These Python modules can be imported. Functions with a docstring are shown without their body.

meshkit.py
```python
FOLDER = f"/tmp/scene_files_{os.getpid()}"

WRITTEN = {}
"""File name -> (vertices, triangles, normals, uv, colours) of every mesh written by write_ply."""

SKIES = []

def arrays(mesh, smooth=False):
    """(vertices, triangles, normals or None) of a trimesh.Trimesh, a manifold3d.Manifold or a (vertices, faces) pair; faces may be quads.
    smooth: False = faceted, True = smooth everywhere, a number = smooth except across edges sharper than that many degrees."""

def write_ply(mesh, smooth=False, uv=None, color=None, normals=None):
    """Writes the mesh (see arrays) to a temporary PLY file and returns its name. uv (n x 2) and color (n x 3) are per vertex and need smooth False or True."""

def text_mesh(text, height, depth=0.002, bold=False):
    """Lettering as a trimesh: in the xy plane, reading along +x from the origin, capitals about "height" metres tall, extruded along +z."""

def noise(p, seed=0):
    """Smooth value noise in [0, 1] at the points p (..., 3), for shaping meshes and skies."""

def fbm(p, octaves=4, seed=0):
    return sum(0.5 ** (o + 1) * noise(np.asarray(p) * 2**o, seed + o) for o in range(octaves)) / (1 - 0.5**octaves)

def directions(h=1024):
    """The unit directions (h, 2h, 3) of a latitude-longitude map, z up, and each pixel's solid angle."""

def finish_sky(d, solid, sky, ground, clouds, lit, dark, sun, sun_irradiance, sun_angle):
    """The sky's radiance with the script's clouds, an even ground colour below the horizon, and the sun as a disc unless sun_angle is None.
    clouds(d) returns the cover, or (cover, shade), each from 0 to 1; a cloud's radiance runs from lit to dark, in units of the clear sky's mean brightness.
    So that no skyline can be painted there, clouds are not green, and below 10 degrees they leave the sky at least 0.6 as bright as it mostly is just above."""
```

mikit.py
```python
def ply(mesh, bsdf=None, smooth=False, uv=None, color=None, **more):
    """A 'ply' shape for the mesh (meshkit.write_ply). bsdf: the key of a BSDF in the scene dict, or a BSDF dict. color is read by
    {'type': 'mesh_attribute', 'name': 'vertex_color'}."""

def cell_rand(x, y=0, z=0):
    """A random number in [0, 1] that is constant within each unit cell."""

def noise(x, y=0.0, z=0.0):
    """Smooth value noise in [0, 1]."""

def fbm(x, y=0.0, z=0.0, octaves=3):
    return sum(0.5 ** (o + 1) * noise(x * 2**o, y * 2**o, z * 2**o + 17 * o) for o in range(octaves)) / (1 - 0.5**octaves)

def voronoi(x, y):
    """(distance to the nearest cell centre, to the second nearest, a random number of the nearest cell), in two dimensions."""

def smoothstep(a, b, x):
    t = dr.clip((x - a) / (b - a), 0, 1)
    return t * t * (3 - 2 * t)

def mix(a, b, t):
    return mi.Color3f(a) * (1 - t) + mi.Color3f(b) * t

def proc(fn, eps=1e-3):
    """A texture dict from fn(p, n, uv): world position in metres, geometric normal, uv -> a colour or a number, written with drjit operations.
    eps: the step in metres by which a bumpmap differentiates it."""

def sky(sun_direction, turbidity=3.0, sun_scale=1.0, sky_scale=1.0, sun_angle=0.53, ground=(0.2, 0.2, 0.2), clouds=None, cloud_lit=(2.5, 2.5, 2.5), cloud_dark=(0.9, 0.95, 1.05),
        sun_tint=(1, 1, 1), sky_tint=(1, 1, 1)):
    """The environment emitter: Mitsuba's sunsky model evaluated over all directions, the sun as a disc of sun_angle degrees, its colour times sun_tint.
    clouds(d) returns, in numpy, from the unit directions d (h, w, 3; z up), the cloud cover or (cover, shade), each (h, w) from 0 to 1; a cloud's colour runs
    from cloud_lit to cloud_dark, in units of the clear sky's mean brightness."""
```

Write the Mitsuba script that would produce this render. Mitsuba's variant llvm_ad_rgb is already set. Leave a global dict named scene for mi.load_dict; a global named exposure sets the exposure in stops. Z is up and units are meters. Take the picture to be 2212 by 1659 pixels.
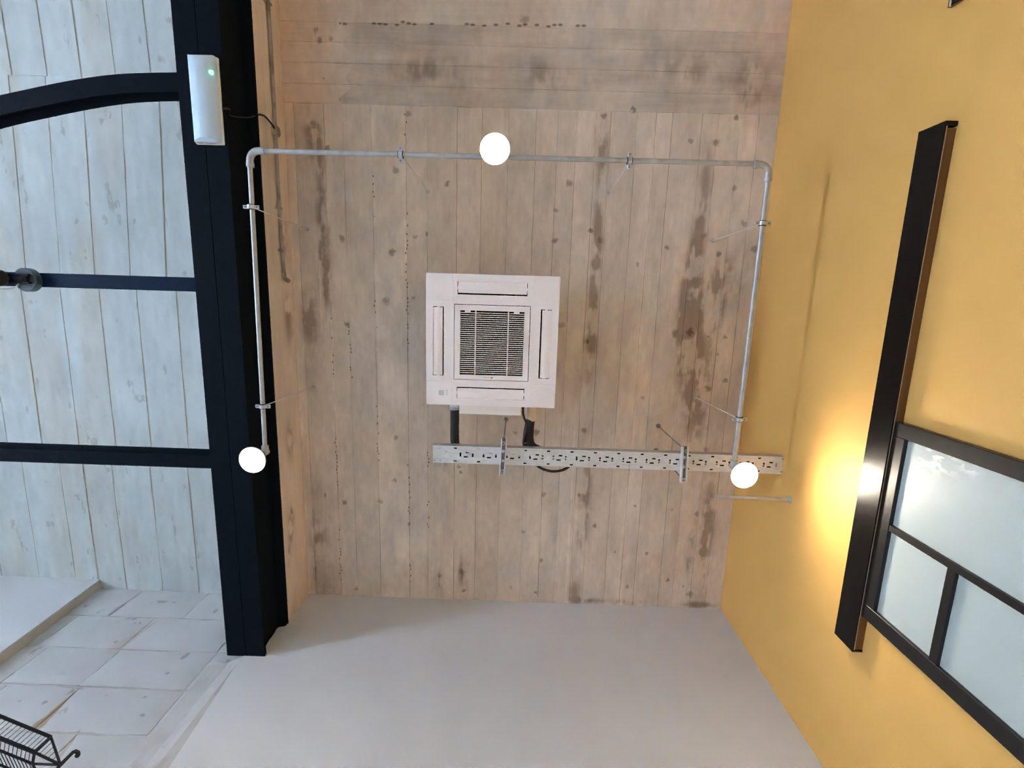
import math
import numpy as np
import trimesh
import manifold3d as m3
import mitsuba as mi
import drjit as dr
import mikit
from shapely.geometry import Polygon, box as sbox, Point
from shapely.ops import unary_union
from mikit import noise, fbm, cell_rand, smoothstep, mix, proc

T = mi.ScalarTransform4f
rng = np.random.default_rng(7)
EYE = 1.2                      # the camera's height above the floor; heights below are given above the camera
scene, labels = {}, {}

# ------------------------------------------------------------------ camera, sky, exposure
exposure = 4.0
ROT = np.array([[0.99944331, -0.02960505, 0.01538191],
                [0.03184179, 0.98406599, -0.17492923],
                [-0.00995803, 0.17532164, 0.98446085]])   # world -> (right, down, forward)
fwd, down = ROT[2], ROT[1]
scene["camera"] = {"type": "perspective", "fov": 2 * math.degrees(math.atan(1106 / 1015.97)), "fov_axis": "x", "near_clip": 0.01, "far_clip": 200.0,
                   "to_world": T().look_at(origin=[0, 0, EYE], target=[float(fwd[0]), float(fwd[1]), float(EYE + fwd[2])], up=[float(-down[0]), float(-down[1]), float(-down[2])])}
scene["sky"] = mikit.sky([-0.5, 0.3, 0.8], turbidity=3.0, sun_scale=0.0, sky_scale=16.5, sky_tint=(0.76, 1.0, 1.13), ground=(0.78, 0.80, 0.82),
                         clouds=lambda d: 0.55 + 0 * d[..., 2], cloud_lit=(1.2, 1.2, 1.2), cloud_dark=(1.0, 1.0, 1.0))
LAMP = (13.5, 11.6, 9.3)

# ------------------------------------------------------------------ helpers
def numbered(key):
    if key not in labels and not any(k == key or k.startswith(key + "__") for k in scene):
        return key
    i = 1
    while True:
        k = f"{key}_{i:03d}"
        if k not in labels and not any(q == k or q.startswith(k + "__") for q in scene):
            return k
        i += 1

COUNT = {}
def child(parent, name):
    base = parent + "__" + name
    n = COUNT.get(base, 0)
    COUNT[base] = n + 1
    return base if n == 0 else f"{base}_{n:03d}"

def lift(mesh):
    if isinstance(mesh, m3.Manifold):
        mm = mesh.to_mesh()
        mesh = trimesh.Trimesh(np.array(mm.vert_properties[:, :3]), np.array(mm.tri_verts), process=False)
    elif isinstance(mesh, list):
        mesh = trimesh.util.concatenate([lift0(m) for m in mesh])
    mesh = mesh.copy()
    mesh.apply_translation([0, 0, EYE])
    return mesh

def lift0(m):
    if isinstance(m, m3.Manifold):
        mm = m.to_mesh()
        return trimesh.Trimesh(np.array(mm.vert_properties[:, :3]), np.array(mm.tri_verts), process=False)
    return m

def part(parent, name, mesh, mat, smooth=False, label=None, kind=None, **more):
    key = child(parent, name)
    scene[key] = mikit.ply(lift(mesh), mat, smooth=smooth, **more)
    if label or kind:
        labels[key] = {}
        if label: labels[key]["label"] = label
        if kind: labels[key]["kind"] = kind
    return key

def thing(name, label, cat, group=None, kind=None):
    key = numbered(name)
    labels[key] = {"label": label, "category": cat}
    if group: labels[key]["group"] = group
    if kind: labels[key]["kind"] = kind
    return key

def single(name, label, cat, mesh, mat, smooth=False, group=None, kind=None, **more):
    key = thing(name, label, cat, group, kind)
    scene[key] = mikit.ply(lift(mesh), mat, smooth=smooth, **more)
    return key

def box(x0, x1, y0, y1, z0, z1, b=0.0):
    lo, hi = np.array([x0, y0, z0], float), np.array([x1, y1, z1], float)
    if b <= 0:
        m = trimesh.creation.box(extents=hi - lo)
        m.apply_translation((lo + hi) / 2)
        return m
    pts = []
    for s in np.ndindex(2, 2, 2):
        c = np.where(s, hi, lo); d = np.where(s, -b, b)
        for k in range(3):
            e = c + d; e[k] = c[k]; pts.append(e)
    return trimesh.convex.convex_hull(np.array(pts))

def prism(poly, axis, a0, a1, off=(0, 0, 0)):
    """Extrudes a polygon: axis 'y' -> (x, z) profile along y; 'x' -> (y, z) along x; 'z' -> (x, y) along z."""
    m = trimesh.creation.extrude_polygon(poly, a1 - a0, engine="earcut")
    v = np.array(m.vertices); u, w, t = v[:, 0], v[:, 1], v[:, 2] + a0
    if axis == "z": nv = np.stack([u, w, t], 1)
    elif axis == "y": nv = np.stack([u, t, w], 1)
    else: nv = np.stack([t, u, w], 1)
    m = trimesh.Trimesh(nv + np.array(off), m.faces, process=False)
    if axis == "y": m.invert()
    return m

def rod(p0, p1, r, sides=20, r1=None):
    p0, p1 = np.array(p0, float), np.array(p1, float)
    return tube([p0, p1], [r, r if r1 is None else r1], sides)

def tube(pts, r, sides=20, caps=True):
    p = np.array(pts, float); n = len(p)
    r = np.broadcast_to(r, (n,)).astype(float)
    t = np.gradient(p, axis=0); t /= np.linalg.norm(t, axis=1, keepdims=True)
    a = np.cross(t[0], [0, 0, 1.0]) if abs(t[0][2]) < 0.9 else np.cross(t[0], [1.0, 0, 0])
    a /= np.linalg.norm(a); A = [a]
    for i in range(1, n):
        a = a - t[i] * (a @ t[i]); a /= np.linalg.norm(a); A.append(a)
    A = np.array(A); B = np.cross(t, A)
    ang = np.arange(sides) * 2 * np.pi / sides
    v = (p[:, None] + r[:, None, None] * (np.cos(ang)[None, :, None] * A[:, None] + np.sin(ang)[None, :, None] * B[:, None])).reshape(-1, 3)
    f = []
    for i in range(n - 1):
        for j in range(sides):
            a0, a1 = i * sides + j, i * sides + (j + 1) % sides
            f += [[a0, a1, a1 + sides], [a0, a1 + sides, a0 + sides]]
    if caps:
        v = np.vstack([v, p[:1], p[-1:]]); c0, c1 = n * sides, n * sides + 1
        for j in range(sides):
            f += [[c0, (j + 1) % sides, j], [c1, (n - 1) * sides + j, (n - 1) * sides + (j + 1) % sides]]
    return trimesh.Trimesh(v, np.array(f), process=False)

def spline(pts, n=24, flat=False):
    from scipy.interpolate import CubicSpline, PchipInterpolator
    p = np.array(pts, float); d = np.r_[0, np.cumsum(np.linalg.norm(np.diff(p, axis=0), axis=1))]
    return (PchipInterpolator if flat else CubicSpline)(d, p)(np.linspace(0, d[-1], n))

def lathe(profile, center, sides=32, axis="z"):
    """profile: (radius, height) pairs from bottom to top."""
    pr = np.array(profile, float); n = len(pr)
    ang = np.arange(sides) * 2 * np.pi / sides
    v = np.stack([pr[:, :1] * np.cos(ang), pr[:, :1] * np.sin(ang), np.repeat(pr[:, 1:], sides, 1)], -1).reshape(-1, 3)
    f = []
    for i in range(n - 1):
        for j in range(sides):
            a0, a1 = i * sides + j, i * sides + (j + 1) % sides
            f += [[a0, a1, a1 + sides], [a0, a1 + sides, a0 + sides]]
    if axis == "x": v = v[:, [2, 0, 1]]
    if axis == "y": v = v[:, [1, 2, 0]]
    m = trimesh.Trimesh(v + np.array(center), np.array(f), process=True)
    return m

def quadprism(corners, thick, up=(0, 0, 1)):
    """A flat plate from a polygon of 3D corners, given a thickness along up."""
    c = np.array(corners, float); n = len(c); u = np.array(up, float) * thick
    return trimesh.convex.convex_hull(np.vstack([c, c + u]))

def man(m):
    m = m.copy(); m.merge_vertices()
    return m3.Manifold(m3.Mesh(np.asarray(m.vertices, np.float32), np.asarray(m.faces, np.uint32)))

# ------------------------------------------------------------------ materials
def rgb(*c): return {"type": "rgb", "value": list(c)}
def mat(name, base, rough=0.6, spec=0.4, metal=0.0, bump=None, bscale=1.0, two=False, **kw):
    d = {"type": "principled", "base_color": base if isinstance(base, dict) else rgb(*base), "roughness": rough, "metallic": metal, "specular": spec, **kw}
    if bump is not None:
        d = {"type": "bumpmap", "arbitrary": bump, "scale": bscale, "bsdf": d}
    if two: d = {"type": "twosided", "bsdf": d}
    scene[name] = d

BOARD_EDGES = [-1.712, -1.645, -1.43, -1.293, -1.092, -0.847, -0.692, -0.479, -0.302, -0.113, 0.08, 0.233, 0.367, 0.502, 0.605, 0.789, 0.922, 1.037, 1.246, 1.36, 1.512, 1.64, 1.776]
BAND_EDGES = [-3.4, -3.0, -2.62, -2.3, -2.06, -1.845, -1.72, -1.59, -1.455, -1.328]
DARK = {2: .84, 14: .86, 21: .88, 5: .95, 17: .95, 1: .95}
KNOTS = [(-0.023, -1.89, 0.035), (-1.47, -1.793, 0.025), (-1.44, -1.728, 0.021), (-1.359, -1.744, 0.018), (-1.424, -1.489, 0.014), (-0.957, -0.321, 0.032), (-1.012, 0.037, 0.034), (-1.331, -0.413, 0.03), (-1.313, 0.224, 0.028), (-0.78, -0.438, 0.018), (-0.701, -0.464, 0.014), (-0.797, 0.01, 0.018), (0.334, -0.839, 0.028), (0.245, -0.44, 0.028), (0.579, -0.45, 0.028), (0.555, -1.291, 0.025), (0.757, -1.341, 0.021), (1.177, -1.143, 0.021), (1.361, -1.141, 0.028), (1.486, -1.305, 0.021), (1.519, -0.835, 0.021), (1.07, -0.417, 0.021), (1.34, -0.504, 0.018), (0.866, -0.286, 0.018), (1.458, -0.379, 0.021), (1.612, -0.602, 0.025), (1.707, -0.422, 0.028), (0.526, 0.294, 0.021), (0.326, 0.177, 0.032), (1.188, 0.211, 0.032), (1.299, 0.2, 0.035), (1.438, 0.224, 0.014), (1.564, 0.227, 0.018), (1.526, 0.359, 0.014), (1.604, 0.561, 0.021), (1.482, 0.623, 0.028), (0.989, 0.712, 0.018), (-0.949, 1.104, 0.021), (-1.383, 1.673, 0.025), (-1.082, 1.65, 0.021), (-0.848, 1.84, 0.014), (-1.536, 1.614, 0.014), (-1.302, 2.446, 0.025), (-0.961, 1.466, 0.021), (-0.412, 2.253, 0.028), (-0.591, 2.289, 0.025), (-0.39, 2.427, 0.021), (0.095, 1.87, 0.018), (0.254, 2.121, 0.018), (0.673, 1.795, 0.021), (0.859, 2.023, 0.014), (1.116, 2.034, 0.014), (1.311, 2.257, 0.018), (1.508, 2.386, 0.032), (1.495, 1.664, 0.025), (1.29, 1.635, 0.018), (0.992, 1.61, 0.014), (0.534, 1.535, 0.014), (0.249, 1.541, 0.021), (0.004, 2.386, 0.018), (0.219, 2.42, 0.014), (0.981, 2.334, 0.014), (1.443, 2.311, 0.011), (0.162, 1.02, 0.032), (0.008, 1.033, 0.021), (0.545, 0.996, 0.025), (1.515, 1.122, 0.028), (-0.921, -0.898, 0.028), (-1.41, -1.029, 0.025), (-0.824, -1.279, 0.021), (-1.503, -1.193, 0.032), (-0.549, -0.816, 0.021), (-0.444, 1.337, 0.021), (-0.429, 1.376, 0.018), (0.507, -0.513, 0.018), (0.243, -0.652, 0.014)]
STAINS = [(-1.47, -0.209, 0.06, 0.40, .8), (-1.60, 0.191, 0.08, 0.25, .7), (-1.526, -1.125, 0.07, 0.2, .6), (1.3, 0.207, 0.11, 0.62, .9), (1.36, .55, .05, .5, .7), (1.24, -.05, .05, .4, .5), (1.50, .05, .05, .35, .6), (1.437, 0.705, 0.08, 0.55, .6), (1.5, -0.21, 0.19, 0.25, .5), (0.56, 0.16, 0.055, 0.5, .8), (0.558, -0.449, 0.045, 0.45, .7), (0.58, 1.617, 0.06, 0.65, .6), (1.586, 1.822, 0.07, 0.6, .8), (1.474, 2.032, 0.035, 0.36, .6), (-1.603, 2.109, 0.1, 0.5, .6), (-1.47, -0.782, 0.05, 0.65, .5), (0.562, -1.085, 0.06, 0.25, .6), (1.307, -0.76, 0.05, 0.5, .4), (1.282, -0.337, 0.05, 0.38, .5), (-0.595, 2.324, 0.05, 0.16, .6), (-0.4, 2.273, 0.05, 0.2, .6), (0.972, 2.476, 0.16, 0.03, .6), (0.64, 2.476, 0.17, 0.03, .6), (1.594, 2.477, 0.18, 0.03, .7), (-0.56, 1.263, 0.06, 0.24, .4), (0.539, 2.407, 0.06, 0.16, .5), (0.15, -1.55, 0.2, 0.12, .4), (1.1, -1.6, 0.25, 0.1, .35), (-0.7, -1.55, 0.3, 0.12, .4), (1.55, -1.5, 0.15, 0.25, .45)]
PITS = [(-1.43, -.2, 2.4), (-1.292, -.2, 1.5), (-1.091, -1.1, 1.5), (-.847, -1.3, .4), (-.846, 1.2, 2.4), (-.69, 1.2, 2.2)]

def ceiling_color(p, n, uv):
    x, y = p.x, p.y
    i = sum(dr.select(x > e, 1.0, 0.0) for e in BOARD_EDGES)
    j = sum(dr.select(y > e, 1.0, 0.0) for e in BAND_EDGES)
    band = y < -1.328
    idx = dr.select(band, j + 40, i)
    tone = cell_rand(idx, 3.0, 1.0)
    g = dr.select(band, noise(x * 3, y * 70, 2.0), noise(x * 70, y * 3, 0.0))
    g2 = dr.select(band, noise(x * 5, y * 160, 2.0), noise(x * 160, y * 5, 5.0))
    cloud = fbm(x * 2.2, y * 1.6, 3.0, 4)
    v = 1.22 + 0.09 * (tone - .4) + 0.06 * (g - 0.5) + 0.035 * (g2 - 0.5) + 0.26 * (cloud - 0.5)
    v = v * (1 + .24 * (fbm(x * 11, y * 5, 13.0, 4) - .5) + .17 * (fbm(x * 34, y * 17, 3.0, 3) - .5) - .08 * smoothstep(.55, .75, fbm(x * 6, y * 2.2, 31.0, 4)))
    for k, d in DARK.items():
        v = v * dr.select(~band & (i == k), d - .10 + 0.42 * fbm(x * 5, y * 2.5, 8.0, 4), 1.0)
    inband = (y > -1.845) & band & (x > -1.27 + .10 * (noise(y * 14, 3.0, 1.0) - .5))
    v = v * dr.select(inband, 0.82 + 0.42 * (fbm(x * 3, y * 11, 6.0, 4) - .40), 1.0)
    col = mix((0.60, 0.502, 0.408), (0.585, 0.50, 0.42), smoothstep(.3, .7, fbm(x * 1.3, y * 1.1, 9.0, 3))) * v
    jl = mi.Float(0.0)
    for q, e in enumerate(BOARD_EDGES[1:-1]):
        jl = dr.maximum(jl, smoothstep(.0045, .0012, dr.abs(x - e + (noise(y * 5, q * 3.7, 1) - .5) * .006)) * smoothstep(.38, .62, noise(y * 1.6, q * 9.1, 4)))
    col = col * mix((1, 1, 1), (.82, .795, .77), dr.select(band, 0.0, jl))
    grey = smoothstep(.42, .70, fbm(x * 5 + 3, y * 2.4, 17.0, 4))
    col = col * mix((1.01, 1.0, .985), (.955, .965, .97), grey)
    pink = smoothstep(.45, .75, fbm(x * 1.7 + 5, y * 1.9, 4.0, 3)) * dr.select(band, 1.0, 0.3)
    col = col * mix((1, 1, 1), (1.03, .97, .93), pink)
    left = smoothstep(-1.2, -1.5, x) * smoothstep(-.7, -1.5, y)
    col = col * mix((1, 1, 1), (1.06, .93, .82), left)
    blot = .5 * fbm(x * 9, y * 9, 1.0, 4) + .5 * fbm(x * 26, y * 7, 5.0, 4)
    s = mi.Float(0.0)
    for (a, b, ra, rb, st) in STAINS:
        d = dr.square((x - a) / ra) + dr.square((y - b) / rb)
        s = s + st * dr.exp(-d * 1.6)
    s = dr.clip(s * (0.30 + 1.7 * smoothstep(.38, .62, blot)), 0, 1)
    col = col * mix((1, 1, 1), (.53, .475, .43), s)
    wob = (noise(x * 60, y * 60, 2.0) - .5) * .022
    k = mi.Float(0.0)
    for q, (a, b, r) in enumerate(KNOTS):
        d = dr.sqrt(dr.square(x - a) + dr.square(y - b)) + wob
        k = dr.maximum(k, smoothstep(r * 1.2, r * .35, d) * (0.55 + 0.4 * ((q * 37 % 11) / 11)))
    col = col * mix((1, 1, 1), (.46, .40, .36), k)
    # light cement lips along some joints, and rows of small holes
    for e, y0, y1 in ((-1.43, -.9, 1.2), (-1.505, -.4, .3), (.47, 1.0, 2.4), (1.64, 1.5, 2.3), (1.245, -.4, 1), (.922, -1.2, .3)):
        w = dr.abs(x - e + (noise(y * 9, e, 0) - .5) * .012)
        col = col * (1 + dr.select((y > y0) & (y < y1), .22, 0.) * smoothstep(.008, .003, w) * noise(y * 25, e * 7, 1))
    pit = mi.Float(0.0)
    for e, y0, y1 in PITS:
        c = dr.floor(y / .028)
        r = cell_rand(c, e * 1000, 5.0) * smoothstep(.35, .6, noise(y * 4.0, e * 9, 3.0))
        yc = (c + .3 + .4 * cell_rand(c, e * 1000, 6.0)) * .028
        xc = e + (cell_rand(c, e * 1000, 7.0) - .5) * .018
        d = dr.sqrt(dr.square(x - xc) + dr.square((y - yc) * .7))
        pit = dr.maximum(pit, dr.select((y > y0) & (y < y1) & (r > .42), smoothstep(.0065, .003, d), 0.0))
    ye = -1.852 - (x + .5) * .012
    c = dr.floor(x / .04)
    d = dr.sqrt(dr.square((x - (c + .5) * .04) * .5) + dr.square(y - ye + (cell_rand(c, 1., 9.) - .5) * .02))
    pit = dr.maximum(pit, dr.select((x > -1.3) & (x < .4) & (cell_rand(c, 2., 9.) > .5), smoothstep(.011, .005, d), 0.0) * .8)
    col = col * mix((1, 1, 1), (.25, .2, .17), pit)
    return col

def rough_bump(p, n, uv):
    return fbm(p.x * 30, p.y * 30, p.z * 30, 3)

mat("concrete", proc(ceiling_color), 0.85, 0.25, bump=proc(rough_bump, 2e-3), bscale=.0035)

def haunch_color(p, n, uv):
    y, z = p.y, p.z - EYE
    v = .9 + .35 * (fbm(y * 2.0, z * 6, 2.0, 4) - .5) + .08 * (noise(y * 3, z * 80, 1.0) - .5)
    col = mix((.80, .665, .53), (.81, .645, .50), fbm(y * 1.5, z * 2, 7.0, 2)) * v
    for a, b, ra, rb in ((1.68, 3.39, .07, .04), (1.82, 3.355, .11, .035), (1.99, 3.31, .08, .03), (.2, 3.5, .2, .07), (1.1, 3.42, .15, .05), (-.4, 3.5, .12, .05)):
        d = dr.square((y - a) / ra) + dr.square((z - b) / rb)
        col = col * mix((1, 1, 1), (.5, .45, .42), dr.exp(-d) * smoothstep(.3, .6, fbm(y * 10, z * 14, 3.0, 3)))
    return col
mat("haunch_concrete", proc(haunch_color), 0.85, 0.25, bump=proc(rough_bump, 2e-3), bscale=.0035)

def vault_color(p, n, uv):
    x, y = p.x, p.y
    v = .93 + .22 * (fbm(x * 6, y * 2.5, 1.0, 4) - .5) + .10 * (noise(x * 26, y * 4, 2.0) - .5)
    col = mix((.585, .625, .60), (.56, .62, .605), fbm(x * 2, y * 2, 4.0, 2)) * v
    sc = smoothstep(.60, .80, fbm(x * 14, y * 6, 12.0, 4))
    fl = smoothstep(.84, .93, noise(x * 17, y * 8, 21.0)) * smoothstep(.35, .65, fbm(x * 50, y * 24, 2.0, 3))
    col = col * mix((1, 1, 1), (.74, .70, .66), dr.maximum(sc * .22, fl * .8))
    w = smoothstep(.5, .8, fbm(x * 4.2 + 9, y * .7, 8.0, 3))
    col = col * mix((1, 1, 1), (.99, .91, .84), w) * (1 + .10 * (fbm(x * 22, y * 14, 5.0, 3) - .5))
    return col
mat("vault_concrete", proc(vault_color), 0.85, 0.25, bump=proc(rough_bump, 2e-3), bscale=.004)
mat("vault_joint", proc(lambda p, n, uv: mix((.50, .435, .365), (.575, .585, .555), smoothstep(.42, .58, fbm(p.x * 3, p.y * 2.2, 2.0, 3)))), 0.9, 0.2)

SEAMS = [(-2.815, 2.655, -2.805, 2.385, .006, .034, (.38, .285, .185)), (-2.80, 3.33, -2.875, 3.00, .008, .05, (.49, .44, .40)), (-3.20, 3.66, -3.235, 3.38, .010, .016, (.41, .39, .375)), (-2.128, 3.10, -2.125, 2.90, .012, .010, (.42, .42, .42)),
         (-3.36, 2.75, -3.366, 2.67, .008, .012, (.41, .36, .31)), (-2.54, 2.36, -2.46, 2.05, .006, .03, (.46, .385, .31)), (-2.97, 2.665, -2.79, 2.650, .010, .012, (.45, .40, .36))]
def seams(col, x, z):
    w0 = (fbm(x * 9, z * 9, 6.0, 3) - .5) * .03
    for x0, z0, x1, z1, ra, rb, c in SEAMS:
        t = dr.clip(((x - x0) * (x1 - x0) + (z - z0) * (z1 - z0)) / ((x1 - x0) ** 2 + (z1 - z0) ** 2), 0, 1)
        d = dr.sqrt(dr.square(x - x0 - t * (x1 - x0)) + dr.square(z - z0 - t * (z1 - z0))) + w0
        m = smoothstep(1.25, .75, d / (ra + (rb - ra) * t))
        col = col * (1 - m) + mi.Color3f(c) * m
    return col
def stone_color(p, n, uv):
    x, z = p.x, p.z
    v = .96 + .16 * (fbm(x * 5, z * 5, 1.0, 4) - .5)
    col = mix((.555, .545, .52), (.53, .535, .525), fbm(x * 2, z * 2, 4.0, 2)) * v
    fl = smoothstep(.86, .93, noise(x * 12, z * 15, 25.0)) * smoothstep(.35, .6, fbm(x * 40, z * 40, 2.0, 3))
    col = col * mix((1, 1, 1), (.70, .66, .63), fl)
    return seams(col, x, z - EYE)
mat("stone", proc(stone_color), 0.85, 0.25, bump=proc(lambda p, n, uv: fbm(p.x * 14, p.y * 14, p.z * 14, 4), 2e-3), bscale=.008)
def mortar_color(p, n, uv):
    x, z = p.x, p.z
    t = smoothstep(.50, .70, fbm(x * 3, z * 3, 2.0, 3))
    return seams(mix((.53, .515, .495), (.47, .43, .385), t) * (.95 + .1 * fbm(x * 20, z * 20, 1.0, 3)), x, z - EYE)
mat("mortar", proc(mortar_color), 0.9, 0.2)
mat("beige_mortar", proc(lambda p, n, uv: mix((.485, .465, .435), (.455, .425, .39), smoothstep(.4, .7, fbm(p.x * 14, p.z * 10, 2.0, 3)))), .9, .2)

mat("white_plaster", proc(lambda p, n, uv: mi.Color3f(.605, .615, .61) * (.985 + .05 * (fbm(p.x * 3, p.z * 3, 1.0, 3) - .5) + 0 * p.x)), 0.75, 0.3)
mat("raw_plaster_edge", (.52, .45, .36), .9, .2)
mat("yellow_paint", proc(lambda p, n, uv: mi.Color3f(.765, .445, .125) * (.98 + .07 * (fbm(p.y * 2.5, p.z * 2.5, 1.0, 3) - .5) + 0 * p.x)), 0.55, 0.4)
mat("floor_wood", proc(lambda p, n, uv: mi.Color3f(.52, .52, .515) * (.8 + .4 * cell_rand(dr.floor(p.x / .12), dr.floor(p.y / 1.1 + cell_rand(dr.floor(p.x / .12), 0., 1.) * 5), 2.)) * (.9 + .2 * noise(p.x * 60, p.y * 3, 0.))), .5, .4)
mat("near_plaster", (.62, .61, .59), .8, .3)
mat("outer_frame", (.05, .05, .05), .5, .4)

def beam_paint(p, n, uv):
    w = smoothstep(.70, .74, noise(p.x * 35, p.y * 22, p.z * 35)) * smoothstep(.55, .75, fbm(p.y * 2, p.x * 2, 5.0, 2))
    return mix((.0042, .0075, .011), (.05, .05, .05), w * .05) * (.9 + .2 * fbm(p.x * 4, p.y * 4, p.z * 4, 2))
mat("black_steel", proc(beam_paint), 0.6, 0.05)
mat("blue_black_steel", (.003, .012, .032), 0.55, 0.08)
mat("gloss_black", proc(lambda p, n, uv: mi.Color3f(.004, .0035, .0035) * (.9 + .2 * noise(p.y * 3, p.z * 90, p.x * 5))), 0.27, 0.22)
mat("dark_frame", proc(lambda p, n, uv: mi.Color3f(.014, .013, .0125) * (.85 + .3 * noise(p.y * 5, p.z * 50, p.x * 5))), 0.36, 0.35)
mat("black_plastic", (.015, .015, .016), .45, .45)
mat("black_foam", (.013, .012, .013), .6, .4)
mat("black_metal", (.006, .007, .008), .4, .3)
mat("teal_black", (.05, .075, .085), .3, .5)

def galv(p, n, uv):
    f = fbm(p.x * 30, p.y * 30, p.z * 30, 3)
    return mix((.40, .41, .42), (.62, .625, .62), f)
mat("galvanized", proc(galv), .45, .5, metal=.55)
mat("galvanized_bright", proc(lambda p, n, uv: mix((.66, .66, .66), (.78, .775, .765), noise(p.x * 40, p.y * 90, p.z * 30))), .48, .5, metal=.25)
mat("galvanized_dark", (.27, .275, .285), .4, .5, metal=.5)
mat("zinc_blue", (.62, .64, .68), .3, .5, metal=.95)
mat("old_conduit", proc(lambda p, n, uv: mix((.20, .16, .13), (.40, .34, .29), smoothstep(.3, .7, fbm(p.x * 20, p.y * 12, p.z * 20, 3)))), .6, .4)
mat("white_plastic", (.95, .865, .83), .45, .45)
mat("cream_plastic", (.88, .80, .73), .5, .4)
mat("dark_void", (.008, .006, .006), .9, .1)
mat("grey_plastic", (.42, .41, .42), .5, .4)
mat("pale_grey", (.62, .59, .585), .5, .4)
mat("ink", (.10, .09, .09), .6, .3)
mat("diffuser", (.58, .72, .82), .35, .5)
mat("lamp_base", (.74, .71, .64), .5, .4)
mat("cream_foam", (.74, .57, .38), .75, .2)
mat("wood_brown", proc(lambda p, n, uv: mix((.13, .062, .024), (.19, .095, .036), noise(p.x * 50, p.y * 3, p.z * 60))), .6, .3)
mat("veneer_edge", (.42, .30, .23), .7, .2)

def frost(p, n, uv):
    y, z = p.y, p.z - EYE
    d = dr.square((y - .60) / .05) + dr.square((z - 1.90) / .09)
    peel = smoothstep(.50, .56, fbm(y * 30, z * 18, 3.0, 3)) * dr.exp(-d) * 1.2
    d2 = dr.square((y - .585) / .025) + dr.square((z - 1.76) / .04)
    peel = dr.clip(peel + smoothstep(.52, .58, fbm(y * 50, z * 30, 8.0, 3)) * dr.exp(-d2), 0, 1)
    return mix((.45, .52, .50), (.72, .73, .69), peel)
mat("frosted_glass", proc(frost), .38, .45, clearcoat=.15, clearcoat_gloss=.6)

# ------------------------------------------------------------------ the setting
XW, YW, H, HL = 1.776, 2.51, 3.6, 3.70
NEAR, LEFT = -3.6, -6.2
FL = -EYE

def struct(name, label, cat, mesh, m, **kw):
    return single(name, label, cat, mesh, m, kind="structure", **kw)

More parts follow.
